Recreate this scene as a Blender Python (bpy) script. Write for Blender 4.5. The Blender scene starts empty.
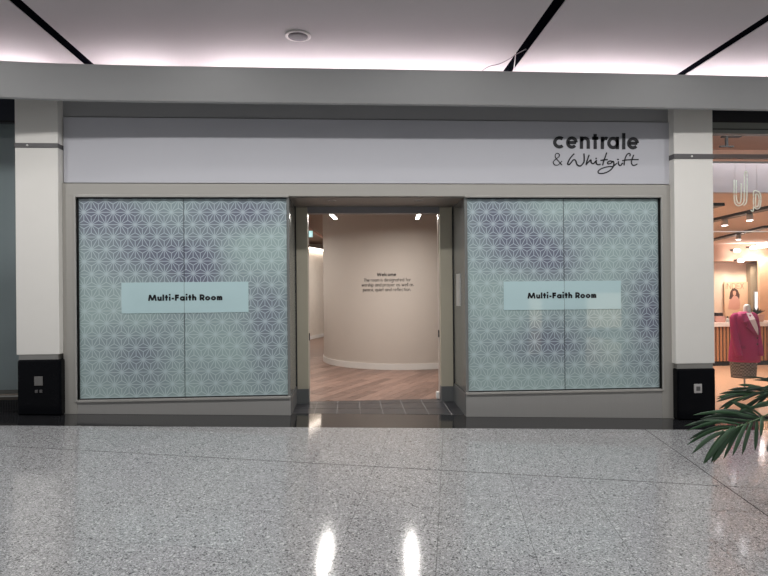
import bpy, math, random
from mathutils import Vector, Matrix
random.seed(7)
R = math.radians
scn = bpy.context.scene
col = scn.collection

# ------------------------------------------------------------------ camera, world, exposure
F = 577.0
YAW, ROLL, PITCH = R(3.48), R(-0.5), R(0.1)
CAM = Vector((0, 0, 1.55))
fw = Vector((math.sin(YAW)*math.cos(PITCH), math.cos(YAW)*math.cos(PITCH), math.sin(PITCH)))
r0 = Vector((math.cos(YAW), -math.sin(YAW), 0)); u0 = r0.cross(fw)
rt = r0*math.cos(ROLL) + u0*math.sin(ROLL); up = rt.cross(fw)
cam_data = bpy.data.cameras.new('camera'); cam = bpy.data.objects.new('camera', cam_data); col.objects.link(cam)
cam_data.sensor_width = 36; cam_data.lens = F/768*36; cam_data.clip_end = 200
m3 = Matrix((rt, up, -fw)).transposed()
cam.matrix_world = Matrix.Translation(CAM) @ m3.to_4x4()
scn.camera = cam

world = bpy.data.worlds.new('atrium_daylight'); scn.world = world; world.use_nodes = True
bg = world.node_tree.nodes['Background']
bg.inputs[0].default_value = (0.97, 0.98, 1.0, 1); bg.inputs[1].default_value = 0.45
scn.view_settings.view_transform = 'Standard'; scn.view_settings.look = 'None'
scn.view_settings.exposure = 0.1; scn.view_settings.gamma = 1
scn.view_settings.use_curve_mapping = False

def ray(x, y): return fw + rt*((x-384)/F) - up*((y-288)/F)
def at(x, y, Y):
    d = ray(x, y); return CAM + d*(Y/d.y)
def atz(x, y, z):
    d = ray(x, y); return CAM + d*((z-CAM.z)/d.z)
SL = 0.0294
def fz(X): return -SL*X

# ------------------------------------------------------------------ helpers
def s2l(c):
    c = c/255.0
    return c/12.92 if c <= 0.04045 else ((c+0.055)/1.055)**2.4
def rgb(*c): return (s2l(c[0]), s2l(c[1]), s2l(c[2]), 1)

def mat(name, c, rough=0.5, metal=0.0, var=0.06, vscale=6.0, bump=0.0, bscale=80.0, emit=None, es=0.0,
        spec=0.5, coat=0.0, stretch=None, trans=0.0):
    m = bpy.data.materials.new(name); m.use_nodes = True
    nt = m.node_tree; b = nt.nodes['Principled BSDF']
    base = rgb(*c)
    tc = nt.nodes.new('ShaderNodeNewGeometry')
    mp = nt.nodes.new('ShaderNodeMapping'); nt.links.new(tc.outputs['Position'], mp.inputs[0])
    if stretch: mp.inputs['Scale'].default_value = stretch
    nz = nt.nodes.new('ShaderNodeTexNoise'); nz.inputs['Scale'].default_value = vscale
    nz.inputs['Detail'].default_value = 4
    nt.links.new(mp.outputs[0], nz.inputs['Vector'])
    mx = nt.nodes.new('ShaderNodeMix'); mx.data_type = 'RGBA'
    mx.inputs[6].default_value = tuple(max(0, v*(1-var)) for v in base[:3])+(1,)
    mx.inputs[7].default_value = tuple(min(1, v*(1+var)) for v in base[:3])+(1,)
    nt.links.new(nz.outputs['Fac'], mx.inputs[0]); nt.links.new(mx.outputs[2], b.inputs['Base Color'])
    b.inputs['Roughness'].default_value = rough; b.inputs['Metallic'].default_value = metal
    b.inputs['Specular IOR Level'].default_value = spec
    b.inputs['Coat Weight'].default_value = coat; b.inputs['Coat Roughness'].default_value = 0.03
    if trans: b.inputs['Transmission Weight'].default_value = trans
    if emit:
        b.inputs['Emission Color'].default_value = rgb(*emit); b.inputs['Emission Strength'].default_value = es
    if bump:
        n2 = nt.nodes.new('ShaderNodeTexNoise'); n2.inputs['Scale'].default_value = bscale
        nt.links.new(mp.outputs[0], n2.inputs['Vector'])
        bp = nt.nodes.new('ShaderNodeBump'); bp.inputs['Strength'].default_value = bump; bp.inputs['Distance'].default_value = 0.01
        nt.links.new(n2.outputs['Fac'], bp.inputs['Height']); nt.links.new(bp.outputs[0], b.inputs['Normal'])
    return m

def glass_mat(name, tint=(235, 240, 240), refl=1.0):
    m = bpy.data.materials.new(name); m.use_nodes = True
    nt = m.node_tree; nt.nodes.clear()
    o = nt.nodes.new('ShaderNodeOutputMaterial'); t = nt.nodes.new('ShaderNodeBsdfTransparent')
    g = nt.nodes.new('ShaderNodeBsdfGlossy'); g.inputs['Roughness'].default_value = 0.02
    t.inputs[0].default_value = rgb(*tint)
    fr = nt.nodes.new('ShaderNodeFresnel'); fr.inputs[0].default_value = 1.45
    mu = nt.nodes.new('ShaderNodeMath'); mu.operation = 'MULTIPLY'; mu.inputs[1].default_value = refl
    nt.links.new(fr.outputs[0], mu.inputs[0])
    mx = nt.nodes.new('ShaderNodeMixShader')
    nt.links.new(mu.outputs[0], mx.inputs[0]); nt.links.new(t.outputs[0], mx.inputs[1]); nt.links.new(g.outputs[0], mx.inputs[2])
    nt.links.new(mx.outputs[0], o.inputs[0]); return m

ORG = {}
def empty(name, loc, label=None, cat=None, group=None, kind=None):
    o = bpy.data.objects.new(name, None); col.objects.link(o); o.location = loc; o.empty_display_size = 0.1
    ORG[o.name] = Vector(loc); tag(o, label, cat, group, kind); return o
def tag(o, label=None, cat=None, group=None, kind=None):
    if label: o['label'] = label
    if cat: o['category'] = cat
    if group: o['group'] = group
    if kind: o['kind'] = kind
    return o
def mk(name, verts, faces, m, parent=None, smooth=False, bevel=0.0, sub=0, solid=0.0):
    """verts in world metres; the part keeps its thing's origin"""
    off = ORG[parent.name] if parent else Vector((0, 0, 0))
    me = bpy.data.meshes.new(name)
    me.from_pydata([tuple(Vector(v)-off) for v in verts], [], faces)
    me.materials.append(m); me.validate(); me.update()
    if smooth:
        for p in me.polygons: p.use_smooth = True
    o = bpy.data.objects.new(name, me); col.objects.link(o)
    if parent: o.parent = parent
    ORG[o.name] = off
    if solid:
        md = o.modifiers.new('thickness', 'SOLIDIFY'); md.thickness = solid; md.offset = 0
    if bevel:
        md = o.modifiers.new('bevel', 'BEVEL'); md.width = bevel; md.segments = 2; md.limit_method = 'ANGLE'
    if sub:
        md = o.modifiers.new('sub', 'SUBSURF'); md.levels = sub; md.render_levels = sub
    return o
BF = [(0, 3, 2, 1), (4, 5, 6, 7), (0, 1, 5, 4), (1, 2, 6, 5), (2, 3, 7, 6), (3, 0, 4, 7)]
def bxv(x0, x1, y0, y1, z0, z1):
    return [(x0, y0, z0), (x1, y0, z0), (x1, y1, z0), (x0, y1, z0), (x0, y0, z1), (x1, y0, z1), (x1, y1, z1), (x0, y1, z1)]
def box(name, x0, x1, y0, y1, z0, z1, m, parent=None, bevel=0.0):
    return mk(name, bxv(x0, x1, y0, y1, z0, z1), BF, m, parent, bevel=bevel)
def fbox(name, x0, x1, y0, y1, z1a, z1b, m, parent=None, bevel=0.0, dz0=0.0):
    """box whose foot follows the sloping mall floor; top z at x0 and x1"""
    v = [(x0, y0, fz(x0)+dz0), (x1, y0, fz(x1)+dz0), (x1, y1, fz(x1)+dz0), (x0, y1, fz(x0)+dz0),
         (x0, y0, z1a), (x1, y0, z1b), (x1, y1, z1b), (x0, y1, z1a)]
    return mk(name, v, BF, m, parent, bevel=bevel)
def prism(poly, z0, z1):
    n = len(poly); v = [(x, y, z0(x, y) if callable(z0) else z0) for x, y in poly] + [(x, y, z1(x, y) if callable(z1) else z1) for x, y in poly]
    f = [tuple(range(n-1, -1, -1)), tuple(range(n, 2*n))] + [(i, (i+1) % n, n+(i+1) % n, n+i) for i in range(n)]
    return v, f
def clip(poly, a, b, c):
    """keep a*x+b*y<=c"""
    out = []
    for i in range(len(poly)):
        p, q = poly[i], poly[(i+1) % len(poly)]
        dp, dq = a*p[0]+b*p[1]-c, a*q[0]+b*q[1]-c
        if dp <= 0: out.append(p)
        if dp*dq < 0:
            t = dp/(dp-dq); out.append((p[0]+(q[0]-p[0])*t, p[1]+(q[1]-p[1])*t))
    return out
def area(poly): return abs(sum(poly[i][0]*poly[(i+1) % len(poly)][1]-poly[(i+1) % len(poly)][0]*poly[i][1] for i in range(len(poly))))/2
def tube(pts, rad, n=8, cap=True, closed=False):
    pts = [Vector(p) for p in pts]; v = []; f = []
    N = len(pts)
    for i, p in enumerate(pts):
        if closed: t = pts[(i+1) % N]-pts[i-1]
        else: t = pts[min(i+1, N-1)]-pts[max(i-1, 0)]
        t.normalize()
        a = t.cross(Vector((0, 0, 1)))
        if a.length < 1e-3: a = t.cross(Vector((1, 0, 0)))
        a.normalize(); b = t.cross(a)
        r = rad[i] if isinstance(rad, (list, tuple)) else rad
        for k in range(n):
            an = 2*math.pi*k/n; v.append(p+a*(r*math.cos(an))+b*(r*math.sin(an)))
    rng = N if closed else N-1
    for i in range(rng):
        j = (i+1) % N
        for k in range(n):
            f.append((i*n+k, i*n+(k+1) % n, j*n+(k+1) % n, j*n+k))
    if cap and not closed:
        f.append(tuple(range(n-1, -1, -1))); f.append(tuple((N-1)*n+k for k in range(n)))
    return v, f
def lathe(prof, cx, cy, n=24, sx=1.0, sy=1.0, rot=0.0):
    v = []; f = []
    for r, z in prof:
        for k in range(n):
            a = 2*math.pi*k/n; x, y = r*sx*math.cos(a), r*sy*math.sin(a)
            v.append((cx+x*math.cos(rot)-y*math.sin(rot), cy+x*math.sin(rot)+y*math.cos(rot), z))
    for i in range(len(prof)-1):
        for k in range(n): f.append((i*n+k, i*n+(k+1) % n, (i+1)*n+(k+1) % n, (i+1)*n+k))
    f.append(tuple(range(n-1, -1, -1))); f.append(tuple((len(prof)-1)*n+k for k in range(n)))
    return v, f
def catmull(pts, seg=8):
    P = [Vector(p) for p in pts]; out = []
    for i in range(len(P)-1):
        a, b, c, d = P[max(i-1, 0)], P[i], P[i+1], P[min(i+2, len(P)-1)]
        for k in range(seg):
            t = k/seg
            out.append(0.5*((2*b)+(-a+c)*t+(2*a-5*b+4*c-d)*t*t+(-a+3*b-3*c+d)*t*t*t))
    out.append(P[-1]); return out

# ------------------------------------------------------------------ stroke lettering
def arc(cx, cy, r, a0, a1, n=14, ry=None):
    ry = r if ry is None else ry
    return [(cx+r*math.cos(R(a0+(a1-a0)*i/n)), cy+ry*math.sin(R(a0+(a1-a0)*i/n))) for i in range(n+1)]
def glyph(ch, w):
    """geometric sans, x-height 1; returns (strokes, width)"""
    h = w/2; r = 0.5-h; A = 1.5; C = 1.42; D = -0.5
    bowl = arc(.5, .5, r, 0, 360, 24)
    def st(x, a, b): return [(x, a), (x, b)]
    g = {
        'o': ([bowl], 1), 'c': ([arc(.5, .5, r, 48, 312, 20)], .88),
        'e': ([[(h, .5), (1-h, .5)], arc(.5, .5, r, 0, 318, 22)], 1),
        'a': ([bowl, st(1-h, 0, 1)], 1), 'd': ([bowl, st(1-h, 0, A)], 1), 'b': ([bowl, st(h, 0, A)], 1),
        'p': ([bowl, st(h, D, 1)], 1), 'q': ([bowl, st(1-h, D, 1)], 1),
        'g': ([bowl, [(1-h, 1), (1-h, -.05)]+arc(.5, -.05, r, 0, -150, 12)], 1),
        'n': ([st(h, 0, 1), arc(.42, .58, .42-h, 180, 0, 12)+[(.84-h, 0)]], .84),
        'u': ([st(.84-h, 0, 1), [(h, 1)]+arc(.42, .42, .42-h, 180, 360, 12)], .84),
        'h': ([st(h, 0, A), arc(.42, .58, .42-h, 180, 0, 12)+[(.84-h, 0)]], .84),
        'm': ([st(h, 0, 1), arc(.36, .64, .36-h, 180, 0, 10)+[(.72-h, 0)], arc(.36+.72-w, .64, .36-h, 180, 0, 10)+[(1.44-w-h, 0)]], 1.44-w),
        'r': ([st(h, 0, 1), arc(.42, .58, .42-h, 180, 62, 8)], .58),
        't': ([st(.3, 0, 1.38), [(0, 1-h), (.6, 1-h)]], .6),
        'f': ([[(.25, 0), (.25, 1.2)]+arc(.5, 1.2, .25, 180, 80, 6), [(0, 1-h), (.5, 1-h)]], .55),
        'i': ([st(h*1.1, 0, 1), st(h*1.1, 1.22, 1.22+w*1.15)], w*1.1), 'l': ([st(h, 0, A)], w),
        's': ([arc(.33, 1-.27, .27-h+.03, 50, 270, 10, .27-h)+arc(.33, .27, .27-h+.06, 90, -130, 10, .27-h+.005)], .66),
        'w': ([[(h, 1), (.36, 0)], [(.36, 0), (.66, .95)], [(.66, .95), (.96, 0)], [(.96, 0), (1.32-h, 1)]], 1.32),
        'y': ([[(h, 1), (.46, 0)], [(.92-h, 1), (.3, -.45)]], .92),
        'M': ([[(h*.8, 0), (.36, C)], [(.36, C), (.82, .1)], [(.82, .1), (1.28, C)], [(1.28, C), (1.64-h*.8, 0)]], 1.64),
        'F': ([st(h, 0, C), [(0, C-h), (.78, C-h)], [(0, .72), (.74, .72)]], .8),
        'R': ([st(h, 0, C), [(h, C-h), (.45, C-h)]+arc(.45, C-h-.35, .35, 90, -90, 10)+[(h, C-h-.7)], [(.4, .64), (.86, 0)]], .92),
        'W': ([[(h, C), (.5, 0)], [(.5, 0), (.98, C)], [(.98, C), (1.46, 0)], [(1.46, 0), (1.96-h, C)]], 1.96),
        'T': ([st(.45, 0, C), [(0, C-h), (.9, C-h)]], .9),
        'I': ([st(h, 0, C)], w), 'N': ([[(h, 0), (h, C)], [(h, C), (1.05-h, 0)], [(1.05-h, 0), (1.05-h, C)]], 1.05),
        'D': ([[(h, 0), (h, C-h)]+arc(.4, C/2, .6, 90, -90, 14, C/2-h)+[(h, h)]], 1.0),
        'E': ([st(h, 0, C), [(0, C-h), (.72, C-h)], [(0, C/2), (.68, C/2)], [(0, h), (.72, h)]], .74),
        'X': ([[(h, 0), (.9-h, C)], [(h, C), (.9-h, 0)]], .9),
        '-': ([[(.05, .5), (.5, .5)]], .55), ',': ([[(.12, .12), (.02, -.25)]], .2), '.': ([[(.1, 0), (.1, w*1.1)]], .2),
    }
    return g[ch]
def text_strokes(s, w, gap=.2, space=.55):
    x = 0; out = []
    for ch in s:
        if ch == ' ': x += space; continue
        st, wd = glyph(ch, w)
        for p in st: out.append([(q[0]+x, q[1]) for q in p])
        x += wd+gap
    return out, x-gap
def ribbons(strokes, w, place, d):
    """flat strokes of width w; place(u,v,depth) -> world; raised by d"""
    V = []; Fc = []
    for p in strokes:
        p = [Vector(q) for q in p]; n = len(p); base = len(V)
        closed = (p[0]-p[-1]).length < 1e-4
        for i in range(n):
            if closed: a, b = p[i]-p[i-1 if i else n-2], p[(i+1) if i < n-1 else 1]-p[i]
            else: a, b = p[i]-p[max(i-1, 0)], p[min(i+1, n-1)]-p[i]
            if a.length < 1e-6: a = b
            if b.length < 1e-6: b = a
            a = a.normalized(); b = b.normalized(); t = (a+b)
            t = a if t.length < 1e-3 else t.normalized()
            nn = Vector((-t.y, t.x)); k = max(.45, nn.dot(Vector((-a.y, a.x))))
            ww = w(i/(n-1)) if callable(w) else w
            o = nn*(ww/2/k)
            for q in (p[i]+o, p[i]-o):
                V.append(place(q.x, q.y, d)); V.append(place(q.x, q.y, 0))
        for i in range(n-1):
            A = base+4*i; B = A+4
            Fc += [(A, A+2, B+2, B), (A, B, B+1, A+1), (A+2, A+3, B+3, B+2)]
        Fc += [(base, base+1, base+3, base+2), (base+4*(n-1), base+4*(n-1)+2, base+4*(n-1)+3, base+4*(n-1)+1)]
    return V, Fc

# ------------------------------------------------------------------ materials
def nodes_of(m): return m.node_tree, m.node_tree.nodes['Principled BSDF']
def terrazzo(name):
    m = bpy.data.materials.new(name); m.use_nodes = True; nt, b = nodes_of(m)
    g = nt.nodes.new('ShaderNodeNewGeometry')
    def vor(sc):
        v = nt.nodes.new('ShaderNodeTexVoronoi'); v.inputs['Scale'].default_value = sc; nt.links.new(g.outputs['Position'], v.inputs['Vector']); return v
    v1, v2 = vor(170), vor(85)
    def ramp(stops):
        r = nt.nodes.new('ShaderNodeValToRGB'); r.color_ramp.interpolation = 'CONSTANT'
        e = r.color_ramp.elements
        for i, (p, c) in enumerate(stops):
            if i < 2: e[i].position = p
            else: e.new(p)
            e[i].color = rgb(*c)
        return r
    s1 = nt.nodes.new('ShaderNodeSeparateColor'); nt.links.new(v1.outputs['Color'], s1.inputs[0])
    s2 = nt.nodes.new('ShaderNodeSeparateColor'); nt.links.new(v2.outputs['Color'], s2.inputs[0])
    ra = ramp([(0, (92, 92, 93)), (.14, (134, 134, 135)), (.40, (154, 154, 155)), (.66, (170, 170, 171)), (.88, (196, 196, 197))])
    rb = ramp([(0, (90, 90, 91)), (.14, (152, 152, 153)), (.75, (174, 174, 174)), (.9, (200, 200, 200))])
    nt.links.new(s1.outputs[0], ra.inputs[0]); nt.links.new(s2.outputs[1], rb.inputs[0])
    lt = nt.nodes.new('ShaderNodeMath'); lt.operation = 'LESS_THAN'; lt.inputs[1].default_value = .24
    nt.links.new(s2.outputs[0], lt.inputs[0])
    mx = nt.nodes.new('ShaderNodeMix'); mx.data_type = 'RGBA'
    nt.links.new(lt.outputs[0], mx.inputs[0]); nt.links.new(ra.outputs[0], mx.inputs[6]); nt.links.new(rb.outputs[0], mx.inputs[7])
    nt.links.new(mx.outputs[2], b.inputs['Base Color'])
    b.inputs['Roughness'].default_value = 0.10; b.inputs['Specular IOR Level'].default_value = 0.55
    return m
def wood(name, c, rough=.38):
    m = bpy.data.materials.new(name); m.use_nodes = True; nt, b = nodes_of(m)
    tc = nt.nodes.new('ShaderNodeTexCoord'); mp = nt.nodes.new('ShaderNodeMapping')
    mp.inputs['Rotation'].default_value = (0, 0, R(-PLANK_A)); 
    nt.links.new(tc.outputs['Object'], mp.inputs[0])
    mp2 = nt.nodes.new('ShaderNodeMapping'); mp2.inputs['Scale'].default_value = (2.2, 30, 1); nt.links.new(mp.outputs[0], mp2.inputs[0])
    nz = nt.nodes.new('ShaderNodeTexNoise'); nz.inputs['Scale'].default_value = 1.6; nz.inputs['Detail'].default_value = 5
    nt.links.new(mp2.outputs[0], nz.inputs['Vector'])
    oi = nt.nodes.new('ShaderNodeObjectInfo')
    ad = nt.nodes.new('ShaderNodeMath'); ad.operation = 'MULTIPLY_ADD'; ad.inputs[1].default_value = .5; nt.links.new(oi.outputs['Random'], ad.inputs[0]); nt.links.new(nz.outputs['Fac'], ad.inputs[2])
    rp = nt.nodes.new('ShaderNodeValToRGB'); e = rp.color_ramp.elements
    e[0].position = .3; e[0].color = rgb(c[0]*.72, c[1]*.7, c[2]*.7); e[1].position = 1.0; e[1].color = rgb(min(255, c[0]*1.18), min(255, c[1]*1.18), min(255, c[2]*1.2))
    nt.links.new(ad.outputs[0], rp.inputs[0]); nt.links.new(rp.outputs[0], b.inputs['Base Color'])
    b.inputs['Roughness'].default_value = rough
    return m
PLANK_A = 60.0

def film(name, x0, z0, blobs):
    """printed window film: hemp-leaf line pattern over soft blotches, behind glass"""
    m = bpy.data.materials.new(name); m.use_nodes = True; nt, b = nodes_of(m)
    g = nt.nodes.new('ShaderNodeNewGeometry'); sp = nt.nodes.new('ShaderNodeSeparateXYZ'); nt.links.new(g.outputs['Position'], sp.inputs[0])
    def M(op, a, c=None, d=None):
        n = nt.nodes.new('ShaderNodeMath'); n.operation = op
        for i, v in enumerate((a, c, d)):
            if v is None: continue
            if isinstance(v, (int, float)): n.inputs[i].default_value = v
            else: nt.links.new(v, n.inputs[i])
        return n.outputs[0]
    X = M('SUBTRACT', sp.outputs['X'], x0); Z = M('SUBTRACT', sp.outputs['Z'], z0)
    a = 0.171; h = a*math.sqrt(3)/2
    def saw(v, per):   # distance to nearest multiple of per
        return M('ABSOLUTE', M('MULTIPLY', M('SUBTRACT', M('FRACT', M('ADD', M('DIVIDE', v, per), .5)), .5), per))
    dist = None
    for k in range(3):
        an = R(60*k); c, s = math.cos(an), math.sin(an)
        x = M('ADD', M('MULTIPLY', X, c), M('MULTIPLY', Z, s)); y = M('ADD', M('MULTIPLY', X, -s), M('MULTIPLY', Z, c))
        dist = saw(y, h) if dist is None else M('MINIMUM', dist, saw(y, h))
        # rays from star centre to triangle centre
        q = M('ROUND', M('DIVIDE', x, a/2)); odd = M('MODULO', M('ABSOLUTE', q), 2.0)
        dx = saw(x, a/2)
        ys = M('ADD', y, M('MULTIPLY', odd, h))
        far = M('SUBTRACT', h, saw(ys, 2*h))      # distance from the edge midpoint
        keep = M('LESS_THAN', far, h/3)
        dist = M('MINIMUM', dist, M('ADD', dx, M('MULTIPLY', keep, 1.0)))
    mr = nt.nodes.new('ShaderNodeMapRange'); mr.interpolation_type = 'SMOOTHSTEP'
    mr.inputs['From Min'].default_value = .0020; mr.inputs['From Max'].default_value = .0074; mr.inputs['To Min'].default_value = 1; mr.inputs['To Max'].default_value = 0
    nt.links.new(dist, mr.inputs['Value'])
    acc = None
    for cx, cz, rx, rz, st in blobs:
        d2 = M('ADD', M('POWER', M('DIVIDE', M('SUBTRACT', sp.outputs['X'], cx), rx), 2.0), M('POWER', M('DIVIDE', M('SUBTRACT', sp.outputs['Z'], cz), rz), 2.0))
        v = M('MULTIPLY', M('EXPONENT', M('MULTIPLY', d2, -1.0)), st)
        acc = v if acc is None else M('ADD', acc, v)
    nz = nt.nodes.new('ShaderNodeTexNoise'); nz.inputs['Scale'].default_value = 1.7; nz.inputs['Detail'].default_value = 1
    nt.links.new(g.outputs['Position'], nz.inputs['Vector'])
    acc = M('ADD', acc, M('MULTIPLY', M('SUBTRACT', nz.outputs['Fac'], .5), .9))
    cl = nt.nodes.new('ShaderNodeClamp'); nt.links.new(acc, cl.inputs[0])
    bgm = nt.nodes.new('ShaderNodeMix'); bgm.data_type = 'RGBA'
    bgm.inputs[6].default_value = rgb(152, 172, 171); bgm.inputs[7].default_value = rgb(104, 109, 126)
    nt.links.new(cl.outputs[0], bgm.inputs[0])
    ln = nt.nodes.new('ShaderNodeMix'); ln.data_type = 'RGBA'; ln.inputs[6].default_value = rgb(180, 199, 199); ln.inputs[7].default_value = rgb(174, 187, 196)
    nt.links.new(cl.outputs[0], ln.inputs[0])
    mx = nt.nodes.new('ShaderNodeMix'); mx.data_type = 'RGBA'
    nt.links.new(M('MULTIPLY', mr.outputs[0], .95), mx.inputs[0]); nt.links.new(bgm.outputs[2], mx.inputs[6]); nt.links.new(ln.outputs[2], mx.inputs[7])
    nt.links.new(mx.outputs[2], b.inputs['Base Color'])
    b.inputs['Roughness'].default_value = .5; b.inputs['Coat Weight'].default_value = 1; b.inputs['Coat Roughness'].default_value = .02
    return m

M_terr = terrazzo('terrazzo')
M_joint = mat('joint_filler', (34, 33, 32), .9, spec=.1)
M_dark_joint = mat('dark_joint', (38, 37, 36), .8)
M_black_stone = mat('black_granite', (34, 34, 36), .08, var=.3, vscale=160)
M_col = mat('white_cladding', (226, 223, 217), .45, var=.015)
M_bcol = mat('black_gloss_panel', (7, 8, 12), .15, var=.2, spec=.1)
M_steel = mat('brushed_steel', (160, 158, 154), .38, .85, stretch=(1, 1, 40), vscale=5)
M_darkband = mat('grey_band', (92, 90, 90), .4, .3)
M_fascia = mat('white_fascia', (190, 190, 196), .5, var=.01)
M_frame = mat('champagne_metal', (166, 163, 157), .45, .2, var=.04, stretch=(1, 1, 30))
M_sill = mat('grey_metal_sill', (166, 164, 161), .42, .3, var=.05, stretch=(30, 1, 1))
M_bead = mat('pale_bead', (178, 175, 170), .35, .4)
M_gasket = mat('black_gasket', (20, 20, 22), .6)
M_seam = mat('seam_grey', (84, 90, 94), .5)
M_return = mat('grey_return_panel', (132, 134, 132), .22, .3, var=.05)
M_jamb = mat('beige_metal_jamb', (192, 185, 166), .5, .1, var=.03)
M_jambkick = mat('grey_kick_plate', (118, 120, 120), .4, .3)
M_head = mat('grey_door_head', (138, 136, 138), .5)
M_greywall = mat('grey_bulkhead_paint', (165, 165, 166), .7, var=.02)
M_soffit = mat('soffit_paint', (150, 150, 150), .7, var=.02)
M_ceil = mat('ceiling_paint', (188, 186, 186), .75, var=.015)
M_slot = mat('slot_black', (8, 9, 14), 1.0, spec=0.0)
M_greyink = mat('grey_ink', (34, 28, 28), .6)
M_ink = mat('black_vinyl', (16, 17, 24), .55, var=.02)
M_signpanel = mat('pale_blue_film', (182, 209, 212), .5, var=.02, coat=1.0)
M_tile = mat('charcoal_tile', (52, 52, 56), .3, var=.15, vscale=20)
M_grout = mat('pale_grout', (150, 148, 146), .8)
M_wood = wood('oak_plank', (134, 108, 95))
M_floorbase = mat('wood_floor_far', (128, 104, 92), .4, var=.12, vscale=3)
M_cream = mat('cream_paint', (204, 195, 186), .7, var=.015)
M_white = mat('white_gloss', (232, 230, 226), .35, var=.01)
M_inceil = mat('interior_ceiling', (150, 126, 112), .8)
M_lamp = mat('lamp_glow', (255, 255, 255), .5, emit=(255, 250, 242), es=15)
M_stripglow = mat('strip_glow', (255, 255, 255), .5, emit=(255, 240, 225), es=9)
M_cove = mat('cove_led', (255, 255, 255), .5, emit=(255, 239, 245), es=29)
M_alu = mat('aluminium', (190, 190, 190), .35, .8)
M_dkmetal = mat('dark_metal', (40, 40, 42), .4, .5)
M_glass = glass_mat('shop_glass', (240, 243, 243), .6)

# ------------------------------------------------------------------ mall floor
WALL = 7.1; STRIP = 6.48; REC = 7.9
floor = mk('floor', *prism([(-9, -10), (9, -10), (9, 7.18), (-9, 7.18)], lambda x, y: fz(x)-.25, lambda x, y: fz(x)-.0015), M_joint)
tag(floor, 'polished grey speckled terrazzo mall floor', 'floor', kind='structure')
TA = R(-10); e1 = (math.cos(TA), math.sin(TA)); e2 = (-math.sin(TA), math.cos(TA))
def uv2xy(u, v): return (u*e1[0]+v*e2[0], u*e1[1]+v*e2[1])
PU, PV, U0, V0 = .58, .58, 2.23, 5.02
def tile_poly(i, j, g=.0012):
    u0, u1, v0, v1 = U0+i*PU, U0+(i+1)*PU, V0+j*PV, V0+(j+1)*PV
    gu0 = .0055 if i == 0 else g; gu1 = .0055 if i == -1 else g
    gv0 = .006 if j == 0 else g; gv1 = .006 if j == -1 else g
    p = [uv2xy(u0+gu0, v0+gv0), uv2xy(u1-gu1, v0+gv0), uv2xy(u1-gu1, v1-gv1), uv2xy(u0+gu0, v1-gv1)]
    return clip(p, 0, 1, STRIP)
for i in range(-12, 5):
    for j in range(-5, 4):
        p = tile_poly(i, j)
        if len(p) < 3 or area(p) < .004: continue
        cx = sum(q[0] for q in p)/len(p); cy = sum(q[1] for q in p)/len(p)
        if abs(cx-.35) > .72*cy+.9 or cy < 2.4: continue
        mk('floor_slab', *prism(p, lambda x, y: fz(x)-.02, lambda x, y: fz(x)), M_terr, floor)
# terrazzo beyond the slabs that can be told apart
far = []
for i in range(-20, 20):
    for j in range(-30, 7):
        p = tile_poly(i, j)
        if len(p) < 3 or area(p) < .004: continue
        cx = sum(q[0] for q in p)/len(p); cy = sum(q[1] for q in p)/len(p)
        inside = -12 <= i < 5 and -5 <= j < 4 and not (abs(cx-.35) > .72*cy+.9 or cy < 2.4)
        if inside or abs(cx) > 8.8 or cy < -9.8: continue
        far.append(p)
V = []; Fc = []
for p in far:
    b0 = len(V); V += [(x, y, fz(x)) for x, y in p]; Fc.append(tuple(range(b0, b0+len(p))))
o = mk('terrazzo_field', V, Fc, M_terr, floor); o['kind'] = 'stuff'
strip = mk('floor_border', *prism([(-9, STRIP), (9, STRIP), (9, WALL+.1), (-9, WALL+.1)], lambda x, y: fz(x)-.02, lambda x, y: fz(x)), M_black_stone)
tag(strip, 'polished black granite border strip along the shopfronts', 'floor', kind='structure')

# threshold tiles in the door recess
xs = [-.72, -.445, -.165, .13, .415, .70, .99, 1.28, 1.44]; ys = [7.2, 7.52, 7.84, 8.05]
zt = lambda x, y: fz(x)*(1-(y-7.1)/.95)
V = [(x, y, zt(x, y)-.0035) for y in ys for x in xs]; NXt = len(xs)
Fc = [(j*NXt+i, j*NXt+i+1, (j+1)*NXt+i+1, (j+1)*NXt+i) for j in range(len(ys)-1) for i in range(NXt-1)]
thr = mk('floor_threshold', V, Fc, M_grout)
tag(thr, 'charcoal tiled threshold in the doorway', 'floor', kind='structure')
for i in range(len(xs)-1):
    for j in range(len(ys)-1):
        g = .004
        p = [(xs[i]+g, ys[j]+g), (xs[i+1]-g, ys[j]+g), (xs[i+1]-g, ys[j+1]-g), (xs[i]+g, ys[j+1]-g)]
        mk('threshold_tile', *prism(p, lambda x, y: zt(x, y)-.02, zt), M_tile, thr)

# ------------------------------------------------------------------ mall ceiling, bulkhead
CZ = 4.6; CE = 3.2
ceil = box('ceiling', -9, 9, CE, 8.6, CZ+.015, CZ+.24, M_slot); tag(ceil, 'grey mall ceiling with dark slots above the shopfront', 'ceiling', kind='structure')
SLOTS = [-3.457, 2.259, 4.80]
edges = [-9.0]+[e for s in SLOTS for e in (s-.068, s+.068)]+[9.0]
for k in range(0, len(edges), 2): box('ceiling_panel', edges[k], edges[k+1], CE, 8.6, CZ, CZ+.015, M_ceil, ceil)
for s in SLOTS: box('slot_rail', s-.066, s+.066, CE, 8.58, CZ+.008, CZ+.016, M_slot, ceil)

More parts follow.
